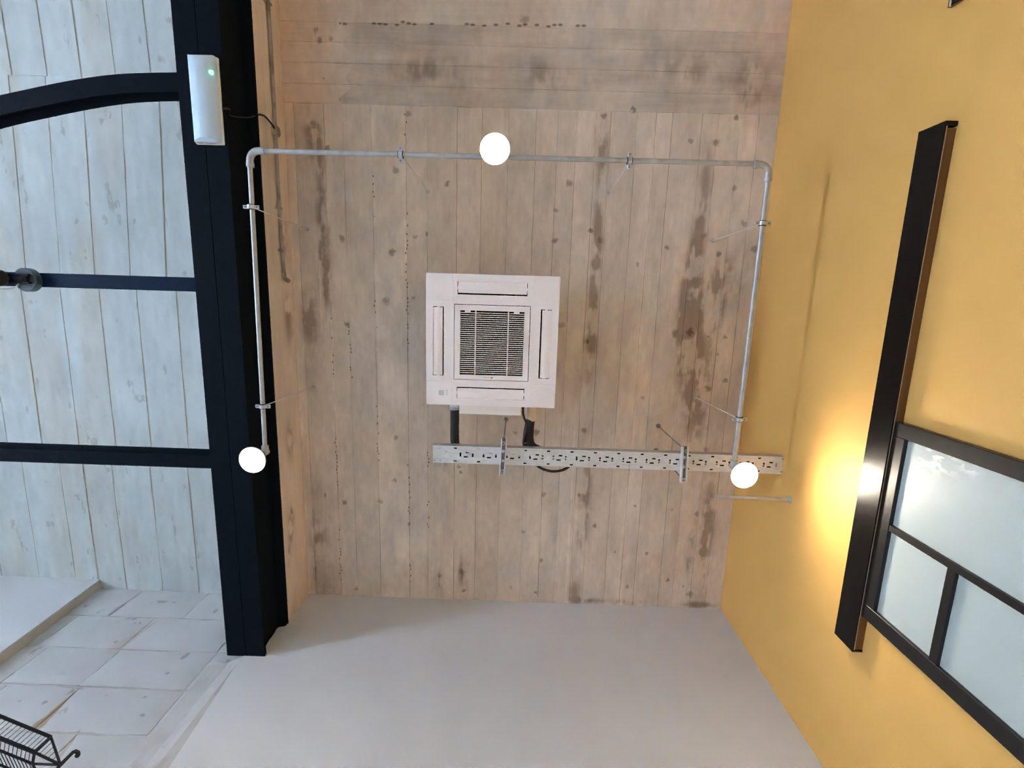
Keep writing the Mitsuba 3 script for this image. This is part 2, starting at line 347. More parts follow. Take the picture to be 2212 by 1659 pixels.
struct("floor", "pale grey wooden board floor of the room, below the camera", "floor", box(LEFT - .2, XW + .2, NEAR - .2, 2.9, FL - .1, FL), "floor_wood")
struct("wall_right", "smooth ochre yellow painted wall on the right", "wall", box(XW, XW + .2, NEAR - .2, 2.9, FL, H + .3), "yellow_paint")
struct("wall_near", "plain pale plastered wall behind the camera", "wall", box(LEFT, XW, NEAR - .2, NEAR, FL, HL + .1), "near_plaster")

# board-marked slab over the right bay
struct("ceiling", "raw board-marked concrete ceiling slab between the black beam and the yellow wall", "ceiling", box(-1.712, XW, NEAR, 2.7, H + .006, H + .2), "concrete")
for a, b in zip(BOARD_EDGES[:-1], BOARD_EDGES[1:]):
    dz = float(rng.uniform(0, .0055)); c = .0015
    prof = Polygon([(a + .0005, H + .02), (a + .0005, H + dz - .004 + c), (a + .0005 + c, H + dz - .004), (b - .0005 - c, H + dz - .004), (b - .0005, H + dz - .004 + c), (b - .0005, H + .02)])
    part("ceiling", "board_strip", prism(prof, "y", -1.328, YW + .05), "concrete")
for a, b in zip(BAND_EDGES[:-1], BAND_EDGES[1:]):
    dz = float(rng.uniform(0, .004)) + (.003 if a < -1.85 else .0); c = .0015
    prof = Polygon([(a + .0005, H + .02), (a + .0005, H + dz - .004 + c), (a + .0005 + c, H + dz - .004), (b - .0005 - c, H + dz - .004), (b - .0005, H + dz - .004 + c), (b - .0005, H + .02)])
    part("ceiling", "board_strip", prism(prof, "x", -1.712, XW), "concrete")
struct("ceiling_edge", "orange-tinged concrete edge of the slab rising from the black beam", "ceiling edge",
       box(-2.02, -1.7125, NEAR, 2.62, 3.238, H + .3), "haunch_concrete")

# pale board-marked ceiling of the left bay
struct("ceiling_left", "pale whitewashed board-marked concrete ceiling of the left bay", "ceiling", box(LEFT, -2.02, NEAR, 2.75, HL + .001, HL + .2), "vault_joint")
def left_strip(xa0, xa1, xb0, xb1, ya, yb):
    dz = float(rng.uniform(-.0015, .0025)); g = .003
    q = [(xa0 + g, ya), (xa1 - g, ya), (xb1 - g, yb), (xb0 + g, yb)]
    lo = [(x + (.004 if k in (0, 3) else -.004), y, HL + dz - .004) for k, (x, y) in enumerate(q)]
    hi = [(x, y, HL + .03) for x, y in q]
    part("ceiling_left", "board_strip", trimesh.convex.convex_hull(np.array(lo + hi)), "vault_concrete")
secs = [(-3.6, -1.5, [-2.02, -2.37, -2.73, -2.99, -3.24, -3.49, -3.75, -4.0, -4.3, -4.62, -4.95, -5.3, -5.7, -6.2], .02),
        (-1.5, -.05, [-2.02, -2.36, -2.70, -2.98, -3.26, -3.53, -3.80, -4.06, -4.36, -4.7, -5.05, -5.4, -5.8, -6.2], -.06),
        (-.05, 1.4, [-2.02, -2.33, -2.685, -2.997, -3.293, -3.60, -3.91, -4.2, -4.5, -4.85, -5.2, -5.6, -6.2], -.015),
        (1.4, 2.62, [-2.02, -2.38, -2.717, -3.038, -3.36, -3.60, -3.80, -4.12, -4.45, -4.8, -5.2, -5.6, -6.2], .0)]
for ya, yb, ed, tilt in secs:
    L = yb - ya
    for k in range(len(ed) - 1):
        sl = tilt * (yb - ya)
        s1 = sl if 0 < k + 1 < len(ed) - 1 else 0; s0 = sl if k > 0 else 0
        left_strip(ed[k + 1] - s1 / 2, ed[k] - s0 / 2, ed[k + 1] + s1 / 2, ed[k] + s0 / 2, ya, yb)

# white lining of the far wall, broken off raggedly round the beams
pts = [(-1.62, FL), (-1.715, 1.2), (-1.79, 2.084), (-1.855, 2.80), (-1.862, 2.872), (-1.853, 2.884), (-1.842, 2.888), (-1.834, 2.884), (-1.822, 2.889), (-1.806, 2.886), (-1.792, 2.891), (-1.776, 2.887), (-1.755, 2.889),
       (-1.738, 2.885), (-1.72, 2.890), (-1.698, 2.888), (-1.700, 2.905), (-1.712, 2.925), (-1.752, 2.985), (-1.757, 3.05), (-1.758, 3.13), (-1.765, 3.165), (-1.758, 3.185), (-1.74, 3.19), (-1.712, 3.20), (-1.711, H + .05), (XW, H + .05), (XW, FL)]
struct("wall_far", "smooth white plaster lining of the far wall below the concrete slab", "wall", prism(Polygon(pts), "y", YW, YW + .085), "white_plaster")
pl = [(LEFT, FL), (-3.27, FL), (-3.52, 2.829), (-3.592, HL + .02), (LEFT, HL + .02)]
wl = struct("wall_far_left", "bluish white plaster lining left of the bare stone recess", "wall", prism(Polygon(pl), "y", YW, YW + .085), "white_plaster")
part("wall_far_left", "raw_edge", prism(Polygon([(-3.268, FL), (-3.518, 2.829), (-3.590, HL - .002), (-3.585, HL - .002), (-3.513, 2.829), (-3.263, FL)]), "y", YW + .004, YW + .1), "raw_plaster_edge", label="raw brownish edge of the lining")

# whitewashed stone in the recess
struct("wall_recess", "whitewashed stone wall bared between the two white linings", "wall", box(-3.7, -1.45, 2.605, 2.9, FL, HL + .02), "mortar")
rows = [(3.352, HL + .0, [-3.72, -3.225, -2.63, -2.06, -1.45]), (3.01, 3.345, [-3.72, -3.46, -2.845, -2.135, -1.45]), (2.675, 3.0, [-3.72, -3.365, -2.83, -2.13, -1.45]),
        (2.345, 2.665, [-3.72, -3.30, -2.81, -2.12, -1.45]), (2.02, 2.335, [-3.72, -3.05, -2.53, -1.95, -1.45]), (1.70, 2.01, [-3.72, -3.3, -2.75, -2.1, -1.45]), (1.36, 1.69, [-3.72, -3.1, -2.5, -1.9, -1.45])]
def stone_block(x0, x1, z0, z1):
    g = .003
    nx, nz = 11, 8
    u, w = np.meshgrid(np.linspace(0, 1, nx), np.linspace(0, 1, nz), indexing="ij")
    e = np.minimum(np.minimum(u, 1 - u) * (x1 - x0), np.minimum(w, 1 - w) * (z1 - z0))
    X = x0 + g + u * (x1 - x0 - 2 * g); Z = z0 + g + w * (z1 - z0 - 2 * g)
    P = np.stack([X * 6, Z * 6, 0 * X + x0], -1)
    from meshkit import fbm as mf
    X2 = X + (mf(P, 3, 5) - .5) * .016 * (e < 1e-6); Z2 = Z + (mf(P, 3, 9) - .5) * .016 * (e < 1e-6)
    Y = 2.601 - .010 * np.clip(e / .05, 0, 1) ** .6 - (mf(P, 3, 2) - .5) * .012
    v = np.stack([X2, Y, Z2], -1).reshape(-1, 3)
    f = []
    for i in range(nx - 1):
        for j in range(nz - 1):
            a = i * nz + j; b = a + nz
            f += [[a, b, b + 1], [a, b + 1, a + 1]]
    # skirt back into the mortar
    ring = [i * nz for i in range(nx)] + [(nx - 1) * nz + j for j in range(1, nz)] + [i * nz + nz - 1 for i in range(nx - 2, -1, -1)] + [j for j in range(nz - 2, 0, -1)]
    back = v[ring].copy(); back[:, 1] = 2.62
    o = len(v); v = np.vstack([v, back]); n = len(ring)
    for k in range(n):
        a, b = ring[k], ring[(k + 1) % n]
        f += [[a, o + k, o + (k + 1) % n], [a, o + (k + 1) % n, b]]
    return trimesh.Trimesh(v, np.array(f), process=False)
for z0, z1, xs in rows:
    for a, b in zip(xs[:-1], xs[1:]):
        part("wall_recess", "stone_block", stone_block(a, b, z0, z1), "stone", smooth=40)
fill = trimesh.creation.extrude_polygon(Polygon([(-1.72, 2.5145), (-1.862, 2.5145), (-1.96, 2.565), (-2.10, 2.597), (-2.10, 2.63), (-1.72, 2.63)]), 2.882 - FL, engine="earcut"); fill.apply_translation([0, 0, FL])
part("wall_recess", "mortar_fill", fill, "beige_mortar", label="beige mortar fill beside the lining")

# the window wall far to the left, outside the frame: this is where the daylight comes from
W0, W1 = .75, 1.45
fr = [box(LEFT - .15, LEFT, NEAR, 2.6, FL, W0), box(LEFT - .15, LEFT, NEAR, 2.6, W1, HL + .1)] + [box(LEFT - .15, LEFT, a, b, W0, W1) for a, b in ((NEAR, -2.0), (-.96, -.90), (.14, .20), (1.24, 2.6))]
struct("wall_left", "pale window wall with a row of openings on the far left side", "wall", fr, "near_plaster")

# ------------------------------------------------------------------ steel beams
def i_profile(cx, z0, b, h, tw, tf, taper=.6, r=.01):
    z1 = z0 + h; hb, ht = b / 2, tw / 2
    te = tf * taper
    P = Polygon([(cx - hb, z0), (cx + hb, z0), (cx + hb, z0 + te), (cx + ht, z0 + tf * 1.5), (cx + ht, z1 - tf * 1.5), (cx + hb, z1 - te), (cx + hb, z1), (cx - hb, z1), (cx - hb, z1 - te),
                 (cx - ht, z1 - tf * 1.5), (cx - ht, z0 + tf * 1.5), (cx - hb, z0 + te)])
    return P.buffer(-r, join_style=1, quad_segs=3).buffer(r, join_style=1, quad_segs=3) if False else P.buffer(r, quad_segs=4).buffer(-r, join_style=2).buffer(-.002).buffer(.002, quad_segs=2)
BZ = 2.886
bl = prism(i_profile(-1.9055, BZ, .131, .352, .013, .020), "y", NEAR, 2.513)
br = prism(i_profile(-1.7725, BZ, .131, .352, .013, .020), "y", NEAR, 2.59)
single("steel_beam", "long black steel beam, the left one of the pair beside the pale left bay", "beam", bl, "black_steel", smooth=25)
single("steel_beam", "long black steel beam, the right one of the pair beside the concrete slab", "beam", br, "black_steel", smooth=25)
def cross(y0, y1, z0, h):
    return prism(i_profile((y0 + y1) / 2, z0, y1 - y0, h, .008, .009), "x", -6.2, -1.966)
single("cross_beam", "straight black steel cross beam carrying the spotlight in the left bay", "beam", box(-6.2, -1.966, -.078, .006, BZ, BZ + .07, .003), "blue_black_steel", group=None)
single("cross_beam", "straight black steel cross beam meeting the long beam next to the left end lamp", "beam", cross(1.048, 1.136, BZ, .13), "black_steel", smooth=25)
# curved beam: leaves the long beam at a right angle, then bends away
s = np.array([(-1.966, -1.208), (-2.175, -1.200), (-2.356, -1.186), (-2.536, -1.160), (-2.722, -1.125), (-2.859, -1.096), (-3.0, -1.066), (-3.5, -.93), (-4.0, -.76), (-4.6, -.52), (-5.3, -.2)])
c = spline(np.c_[s, np.zeros(len(s))], 60)[:, :2]
tg = np.gradient(c, axis=0); tg /= np.linalg.norm(tg, axis=1, keepdims=True); nn = np.stack([-tg[:, 1], tg[:, 0]], 1)
if nn[0, 1] < 0: nn = -nn
prof = np.array(i_profile(.05, BZ, .10, .13, .008, .009).exterior.coords)[:-1]
v = np.concatenate([np.c_[c[i] + nn[i] * q[0], q[1]][None] if False else np.array([[c[i][0] + nn[i][0] * q[0], c[i][1] + nn[i][1] * q[0], q[1]]]) for i in range(len(c)) for q in prof])
m_ = len(prof); f = []
for i in range(len(c) - 1):
    for j in range(m_):
        a0, a1 = i * m_ + j, i * m_ + (j + 1) % m_
        f += [[a0, a1, a1 + m_], [a0, a1 + m_, a0 + m_]]
cb = trimesh.Trimesh(v, np.array(f), process=False)
if cb.volume < 0: cb.invert()
single("curved_beam", "black steel beam curving away to the left edge of the photo", "beam", cb, "black_steel", smooth=25)

# ------------------------------------------------------------------ emergency light on the beam
k = thing("emergency_light", "white emergency light with a green indicator on the black beam", "emergency light")
part(k, "base", box(-1.884, -1.722, -1.283, -.828, BZ - .018, BZ, .004), "lamp_base", label="cream backing tray")
pf = [(-1.880, BZ - .016), (-1.880, BZ - .030), (-1.872, BZ - .045), (-1.850, BZ - .058), (-1.822, BZ - .066), (-1.800, BZ - .068), (-1.768, BZ - .062), (-1.742, BZ - .048), (-1.730, BZ - .032), (-1.728, BZ - .016)]
dp = man(prism(Polygon(pf), "y", -1.281, -.834))
dp = dp - man(rod((-1.836, -1.290, BZ - .075), (-1.836, -1.272, BZ - .075), .012, 16))
for ex in (-1.281, -.834):                                    # rounded ends
    sgn = 1 if ex < -1 else -1
    dp = dp - man(trimesh.convex.convex_hull(np.array([(x, ex + sgn * d, z) for x in (-2, -1.6) for d, z in ((-.001, BZ - .075), (.022, BZ - .075), (-.001, BZ - .04))])))
part(k, "diffuser", dp, "diffuser", smooth=30, label="translucent white cover with a ridge")
part(k, "end_cap", box(-1.872, -1.740, -.836, -.831, BZ - .044, BZ - .012, .002), "pale_grey")
part(k, "fitting", [box(-1.862, -1.832, -.831, -.829, BZ - .04, BZ - .02), box(-1.815, -1.760, -.831, -.829, BZ - .036, BZ - .018)], "grey_plastic", label="grey cable entry blanks")
led = trimesh.creation.icosphere(2, .012); led.apply_translation([-1.742, -1.190, BZ - .050])
key = part(k, "indicator", led, "white_plastic", smooth=True, label="glowing green indicator lamp")
scene[key]["emitter"] = {"type": "area", "radiance": rgb(.010, .26, .10)}

# cable from the light round the beam to the junction box, and the old conduit
single("power_cable", "thin black cable looping round the beam to the round junction box", "cable",
       tube(spline([(-1.720, -1.02, BZ - .008), (-1.700, -1.03, BZ + .01), (-1.74, -1.03, BZ + .08), (-1.752, -1.06, 3.12), (-1.735, -1.10, 3.215), (-1.700, -1.125, 3.25), (-1.685, -1.115, 3.33), (-1.69, -1.09, 3.41), (-1.695, -1.082, 3.428)], 40), .006, 10), "black_plastic", smooth=50)
k = thing("conduit", "thin old painted conduit running along the concrete edge beside the beam", "conduit")
part(k, "pipe", tube(spline([(-1.698, -3.5, 3.425), (-1.698, -1.9, 3.427), (-1.698, -1.1, 3.432), (-1.698, -.5, 3.43), (-1.698, -.14, 3.445)], 30), .0115, 14), "old_conduit", smooth=50)
part(k, "end_elbow", tube(spline([(-1.698, -.145, 3.445), (-1.696, -.11, 3.447), (-1.680, -.095, 3.442), (-1.662, -.088, 3.436)], 10), .0155, 14), "old_conduit", smooth=50)
jb = part(k, "junction_box", lathe([(.038, -.014), (.038, .012), (.034, .018), (0, .018)], (-1.698, -1.085, 3.434), 28, "x"), "old_conduit", smooth=40, label="round junction box")
for y in (-1.86, -.585, -.30):
    part(k, "clip", [box(-1.712, -1.684, y - .009, y + .009, 3.411, 3.450, .003), rod((-1.712, y, 3.402), (-1.700, y, 3.402), .007, 10)], "old_conduit")

# ------------------------------------------------------------------ pipe frame with three lamps
PZ, PR = 2.85, .0138
k = thing("ceiling_pipe", "three-sided galvanized pipe frame hanging below the concrete ceiling", "pipe frame")
xl0, xl1, xr, yb_ = -1.566, -1.587, 1.385, -.795
R_ = .055
part(k, "pipe", rod((xl0 + R_, yb_, PZ), (xr - R_, yb_ - .003, PZ), PR), "galvanized", smooth=50, label="long pipe across the back")
part(k, "pipe", rod((xl0 - .002, yb_ + R_, PZ), (xl1, 1.01, PZ), PR), "galvanized", smooth=50, label="pipe beside the black beam")
part(k, "pipe", rod((xr, yb_ + R_, PZ), (xr - .002, 1.0, PZ), PR), "galvanized", smooth=50, label="pipe beside the yellow wall")
def elbow(cx, cy, sx):
    a = np.linspace(0, math.pi / 2, 12)
    arc = [(cx - sx * R_ * 0 + sx * R_ * (1 - math.sin(t)) * 1.0, cy + R_ * (1 - math.cos(t)), PZ) for t in a]
    pts = [(cx + sx * (R_ + .03), cy, PZ)] + [(cx + sx * R_ * (1 - math.sin(t)), cy + R_ * (1 - math.cos(t)), PZ) for t in a] + [(cx, cy + R_ + .03, PZ)]
    rr = [.021] + [.019] * 12 + [.021]
    m = [tube(pts, .0195, 20)]
    m.append(rod((cx + sx * (R_ + .012), cy, PZ), (cx + sx * (R_ + .034), cy, PZ), .022))
    m.append(rod((cx, cy + R_ + .012, PZ), (cx, cy + R_ + .034, PZ), .022))
    return m
part(k, "elbow", elbow(xl0, yb_, 1), "galvanized", smooth=50)
part(k, "elbow", elbow(xr, yb_, -1), "galvanized", smooth=50)
LAMPS = [(-.157, yb_, "glowing round reflector lamp below the long back pipe"), (xl1, 1.0, "glowing round reflector lamp at the pipe end beside the black beam"), (xr - .003, .992, "glowing round reflector lamp at the pipe end over the cable tray")]
LR, LZ = .082, 2.700
for q, (x, y, lab) in enumerate(LAMPS):
    if q == 0:
        part(k, "tee", [rod((x - .035, y, PZ), (x + .035, y, PZ), .0215), rod((x, y, PZ), (x, y, PZ - .035), .020)], "galvanized", smooth=50)
    else:
        part(k, "elbow", [rod((x, y - .045, PZ), (x, y + .010, PZ), .0215), rod((x, y, PZ + .018), (x, y, PZ - .035), .0205)], "galvanized", smooth=50)
    g = thing("reflector_lamp", lab, "lamp", "reflector lamps on the pipe frame")
    part(g, "socket", lathe([(0, -.046), (.021, -.046), (.023, -.03), (.023, 0), (.015, .010), (0, .010)], (x, y, PZ - .045), 24), "black_plastic", smooth=40, label="black lamp holder")
    part(g, "bulb", lathe([(LR - .002, 0), (LR, .004), (LR - .004, .016), (.050, .038), (.028, .058), (.022, .072), (0, .072)], (x, y, LZ), 36), "lamp_base", smooth=40, label="white tapering bulb body")
    a_ = np.linspace(0, 1, 7)
    key = part(g, "lens", lathe([(0, -.016)] + [((LR - .002) * t, -.016 * math.sqrt(max(0, 1 - t * t * .999))) for t in a_[1:]] + [(LR - .002, .001), (0, .001)], (x, y, LZ), 40), "white_plastic", smooth=30, label="glowing front lens")
    scene[key]["emitter"] = {"type": "area", "radiance": rgb(*LAMP)}

HANG = [(xr + .0, -.478, "y", (1.404, -.473), "pipe clamp and thin rod on the yellow wall side, near the back corner"), (-1.576, -.488, "y", (-1.586, -.472), "pipe clamp and thin rod on the beam side, near the back corner"),
        (-1.583, .70, "y", (-1.591, .715), "pipe clamp and thin rod on the beam side, near the end lamp"), (xr, .684, "y", (1.39, .699), "pipe clamp and thin rod on the yellow wall side, near the end lamp"),
        (.598, yb_, "x", (.621, -.786), "pipe clamp and thin rod on the back pipe, right of the middle lamp"), (-.70, yb_, "x", (-.69, -.76), "pipe clamp and thin rod on the back pipe, left of the middle lamp")]
for x, y, ax, top, lab in HANG:
    k = thing("pipe_hanger", lab, "pipe hanger", "hangers of the pipe frame")
    w = .011
    d = (0, 1) if ax == "y" else (1, 0)
    ring_out = Point(0, 0).buffer(PR + .0085, quad_segs=8).difference(Point(0, 0).buffer(PR + .0055, quad_segs=8))
    rub = Point(0, 0).buffer(PR + .0055, quad_segs=8).difference(Point(0, 0).buffer(PR, quad_segs=8))
    if ax == "y":
        part(k, "band", prism(ring_out, "y", y - w, y + w, (x, 0, PZ)), "zinc_blue", smooth=40)
        part(k, "rubber_lining", prism(rub, "y", y - w - .004, y + w + .004, (x, 0, PZ)), "black_plastic", smooth=40)
    else:
        part(k, "band", prism(ring_out, "x", x - w, x + w, (0, y, PZ)), "zinc_blue", smooth=40)
        part(k, "rubber_lining", prism(rub, "x", x - w - .004, x + w + .004, (0, y, PZ)), "black_plastic", smooth=40)
    for sg in (-1, 1):
        o = sg * (PR + .0195)
        if ax == "y":
            part(k, "ear", box(x + o - .014, x + o + .014, y - w, y + w, PZ - .005, PZ + .005, .002), "zinc_blue")
            part(k, "bolt", rod((x + o, y, PZ - .011), (x + o, y, PZ + .012), .0055, 6), "galvanized_dark")
        else:
            part(k, "ear", box(x - w, x + w, y + o - .014, y + o + .014, PZ - .005, PZ + .005, .002), "zinc_blue")
            part(k, "bolt", rod((x, y + o, PZ - .011), (x, y + o, PZ + .012), .0055, 6), "galvanized_dark")
    part(k, "nut", rod((x, y, PZ + PR + .006), (x, y, PZ + PR + .026), .009, 6), "galvanized_dark")
    part(k, "rod", rod((x, y, PZ + PR + .02), (top[0], top[1], H + .001), .0036, 8), "galvanized_bright", smooth=50)
    part(k, "ceiling_anchor", lathe([(0, -.012), (.008, -.012), (.009, 0), (.016, 0), (.016, .006)], (top[0], top[1], H - .006), 16), "galvanized", smooth=30)
single("pipe_stub", "short pale conduit coming out of the yellow wall behind the right end lamp", "pipe",
       [rod((XW + .01, 1.205, 2.865), (1.30, 1.20, 2.865), .0125), rod((XW - .012, 1.205, 2.865), (XW + .002, 1.205, 2.865), .022)], "galvanized", smooth=50)

# ------------------------------------------------------------------ air conditioner
AZ = 3.0
ax0, ax1, ay0, ay1 = -.588, .252, -.153, .686
aw, ah = ax1 - ax0, ay1 - ay0
def U(u): return ax0 + aw * u
def V(v_): return ay0 + ah * v_
k = thing("air_conditioner", "white square ceiling cassette air conditioner with a slatted intake grille", "air conditioner")
slots = [(.235, .76, .055, .150), (.235, .76, .90 - .045, .945), (.052, .135, .245, .77), (.865, .948, .245, .77)]
outer = sbox(ax0, ay0, ax1, ay1).buffer(-.006).buffer(.006, quad_segs=4)
hole = sbox(U(.212), V(.222), U(.788), V(.798))
plate = outer.difference(hole)
for a, b, c_, d_ in slots: plate = plate.difference(sbox(U(a), V(c_), U(b), V(d_)))
part(k, "panel", [prism(plate, "z", AZ, AZ + .03), prism(outer.buffer(-.02).difference(outer.buffer(-.024)).difference(hole), "z", AZ + .03, AZ + .04)], "white_plastic")
part(k, "cavity", box(ax0 + .02, ax1 - .02, ay0 + .02, ay1 - .02, AZ + .031, AZ + .05), "dark_void", label="dark inside behind the openings")
part(k, "body", box(ax0 + .035, ax1 - .035, ay0 + .035, ay1 - .035, AZ + .051, AZ + .33, .006), "galvanized")
for q, (a, b, c_, d_) in enumerate(slots):
    x0, x1, y0, y1 = U(a), U(b), V(c_), V(d_)
    g = .0085; e = .004
    if q == 0: r = (x0 + e, x1 - e, y0 + .0005, y1 - g)
    elif q == 1: r = (x0 + e, x1 - e, y0 + g, y1 - .0005)
    elif q == 2: r = (x0 + .0005, x1 - g, y0 + e, y1 - e)
    else: r = (x0 + g, x1 - .0005, y0 + e, y1 - e)
    # a gently bowed vane
    n_ = 9
    if q < 2:
        yy = np.linspace(r[2], r[3], n_); t_ = np.linspace(-1, 1, n_); zz = AZ + .001 + .006 * t_ ** 2
        pv = Polygon(list(zip(yy, zz)) + list(zip(yy[::-1], zz[::-1] + .006)))
        vm = prism(pv, "x", r[0], r[1])
    else:
        xx = np.linspace(r[0], r[1], n_); t_ = np.linspace(-1, 1, n_); zz = AZ + .001 + .006 * t_ ** 2
        pv = Polygon(list(zip(xx, zz)) + list(zip(xx[::-1], zz[::-1] + .006)))
        vm = prism(pv, "y", r[2], r[3])
    part(k, "louver", vm, "white_plastic", smooth=40)
    mid = (y0 * .45 + y1 * .55) if q < 2 else None
    if q < 2:
        for xx in (x0 + .002, x1 - .002): part(k, "hinge", box(xx - .005, xx + .005, (y0 + y1) / 2 - .010, (y0 + y1) / 2 + .010, AZ + .0015, AZ + .006), "white_plastic")
    else:
        for yy in (y0 + .002, y1 - .002): part(k, "hinge", box((x0 + x1) / 2 - .008, (x0 + x1) / 2 + .008, yy - .005, yy + .005, AZ + .0015, AZ + .006), "white_plastic")
for a, c_ in ((.205, .205), (.795, .205), (.205, .81), (.795, .81)):       # seams of the corner covers
    su, sv = (0 if a < .5 else 1), (0 if c_ < .5 else 1)
    part(k, "corner_cover", box(U(min(a, su)) + .004, U(max(a, su)) - .004, V(min(c_, sv)) + .004, V(max(c_, sv)) - .004, AZ - .0016, AZ + .002, .001), "white_plastic")
gk = part(k, "intake_grille", [prism(sbox(U(.2165), V(.2265), U(.7835), V(.7935)).difference(sbox(U(.258), V(.268), U(.742), V(.758))), "z", AZ - .001, AZ + .022)], "white_plastic", label="square intake grille with thin bars")
gx0, gx1, gy0, gy1 = U(.258), U(.742), V(.268), V(.758)
ns = 31
for i in range(1, ns):
    y = gy0 + (gy1 - gy0) * i / ns
    key = gk + "__slat" + ("" if i == 1 else f"_{i-1:03d}")
    scene[key] = mikit.ply(lift(box(gx0 - .002, gx1 + .002, y - .0022, y + .0022, AZ + .001, AZ + .010)), "white_plastic")
for i, u in enumerate((.375, .622)):
    key = gk + "__upright_bar" + ("" if i == 0 else f"_{i:03d}")
    scene[key] = mikit.ply(lift(box(U(u) - .0035, U(u) + .0035, gy0 - .002, gy1 + .002, AZ, AZ + .012)), "white_plastic")
for i, u in enumerate((.314, .684)):
    key = gk + "__catch" + ("" if i == 0 else f"_{i:03d}")
    scene[key] = mikit.ply(lift(box(U(u) - .018, U(u) + .018, gy0 - .002, gy0 + .011, AZ, AZ + .012)), "white_plastic")
# maker's mark: a row of tiny characters and three diamonds, upside down in this view
cx, cy = U(.505), V(.776)
def rhomb(ang):
    d = np.array([math.cos(ang), math.sin(ang)]); n_ = np.array([-d[1], d[0]]); o = np.array([cx, cy])
    return Polygon([o, o + d * .0055 + n_ * .0032, o + d * .011, o + d * .0055 - n_ * .0032])
part(k, "emblem", [prism(rhomb(a), "z", AZ - .002, AZ) for a in (math.pi / 2, math.pi / 2 + 2.0944, math.pi / 2 - 2.0944)], "ink", label="tiny grey maker's emblem")
part(k, "lettering", [box(cx - .052 + i * .0042, cx - .052 + i * .0042 + (.0026 if i % 3 else .0032), cy - .0035, cy + .0025 - (i % 2) * .001, AZ - .0016, AZ) for i in range(9)], "pale_grey", label="tiny pale lettering beside the emblem")
part(k, "sensor_window", box(U(.098), U(.138), V(.885), V(.925), AZ - .0026, AZ, .001), "pale_grey", label="small grey square sensor window")
for i in range(3): part(k, "indicator_mark", box(U(.155), U(.166), V(.882 + .016 * i), V(.890 + .016 * i), AZ - .0024, AZ), "pale_grey")
part(k, "indicator_mark", box(U(.107), U(.1085), V(.855), V(.873), AZ - .0024, AZ), "pale_grey")
part(k, "pump_cover", [box(-.376, .036, .654, .752, 3.03, 3.13, .004), box(-.370, .030, .690, .756, 3.045, 3.12, .003)], "cream_plastic", label="cream white cover box sticking out at the side")
for x in (ax0 + .0, ax1 - .03):
    for y in (ay0 + .2, ay1 - .25):
        part(k, "hanger_bracket", [box(x, x + .03, y - .02, y + .02, AZ + .17, AZ + .178)], "galvanized_dark")
        part(k, "hanging_rod", rod((x + .015, y, AZ + .17), (x + .015, y, H + .002), .005, 10), "galvanized_dark")

# pipes and cables into the tray
k = thing("drain_pipe", "black insulated pipe from the air conditioner into the cable tray", "pipe")
dpth = spline([(-.413, .70, 3.10), (-.412, .85, 3.09), (-.409, .95, 3.078), (-.38, 1.03, 3.058), (-.25, 1.058, 3.030), (.2, 1.058, 3.020), (1.72, 1.058, 3.018)], 80, True)
drad = np.r_[np.linspace(.030, .029, 20), np.linspace(.029, .020, 10), np.full(50, .020)]
for i0, i1 in ((0, 9), (8, 12), (11, 15), (14, 20), (19, 80)):
    part(k, "insulation", tube(dpth[i0:i1], drad[i0:i1], 20), "black_foam", smooth=50)
part(k, "collar", [rod((-.417, .654, 3.10), (-.417, .738, 3.098), .037), ], "grey_plastic", smooth=40, label="grey rubber sleeve")
part(k, "clamp", rod((-.417, .700, 3.0992), (-.417, .716, 3.0988), .0395), "zinc_blue", smooth=40, label="bright metal hose clamp")
k = thing("refrigerant_pipe", "cream foam pipe wrapped in black from the air conditioner to the cable tray", "pipe")
part(k, "foam", rod((.108, .654, 3.11), (.110, .800, 3.10), .030), "cream_foam", smooth=50, label="cream coloured pipe insulation")
part(k, "liquid_line", rod((.066, .654, 3.12), (.066, .798, 3.112), .016), "cream_plastic", smooth=50, label="thin pale pipe")
wpth = spline([(.102, .795, 3.10), (.093, .86, 3.092), (.090, .93, 3.08), (.11, .975, 3.068), (.19, 1.0, 3.050), (.6, 1.003, 3.026), (1.72, 1.003, 3.025)], 60, True)
wrad = np.r_[np.linspace(.030, .038, 6), np.linspace(.038, .026, 8), np.full(46, .026)]
for i0, i1 in ((0, 6), (5, 10), (9, 15), (14, 60)):
    part(k, "wrap", tube(wpth[i0:i1], wrad[i0:i1], 20), "black_foam", smooth=50, label="shiny black wrapped part")
single("control_cable", "thin black cable curving from the air conditioner beside the cream pipe", "cable",
       tube(spline([(.046, .70, 3.080), (.048, .73, 3.066), (.055, .765, 3.052), (.075, .815, 3.045), (.068, .88, 3.045), (.058, .94, 3.045), (.075, .99, 3.04), (.12, 1.01, 3.02)], 40), .0075, 12), "black_plastic", smooth=50)
single("looped_cable", "black cable sagging out below the lower edge of the cable tray", "cable",
       tube(spline([(.08, 1.03, 3.02), (.13, 1.072, 3.058), (.165, 1.098, 3.025), (.215, 1.112, 3.0), (.262, 1.117, 2.995), (.31, 1.112, 3.0), (.36, 1.098, 3.025), (.40, 1.07, 3.058), (.45, 1.03, 3.02)], 50), .0085, 12), "black_plastic", smooth=50)

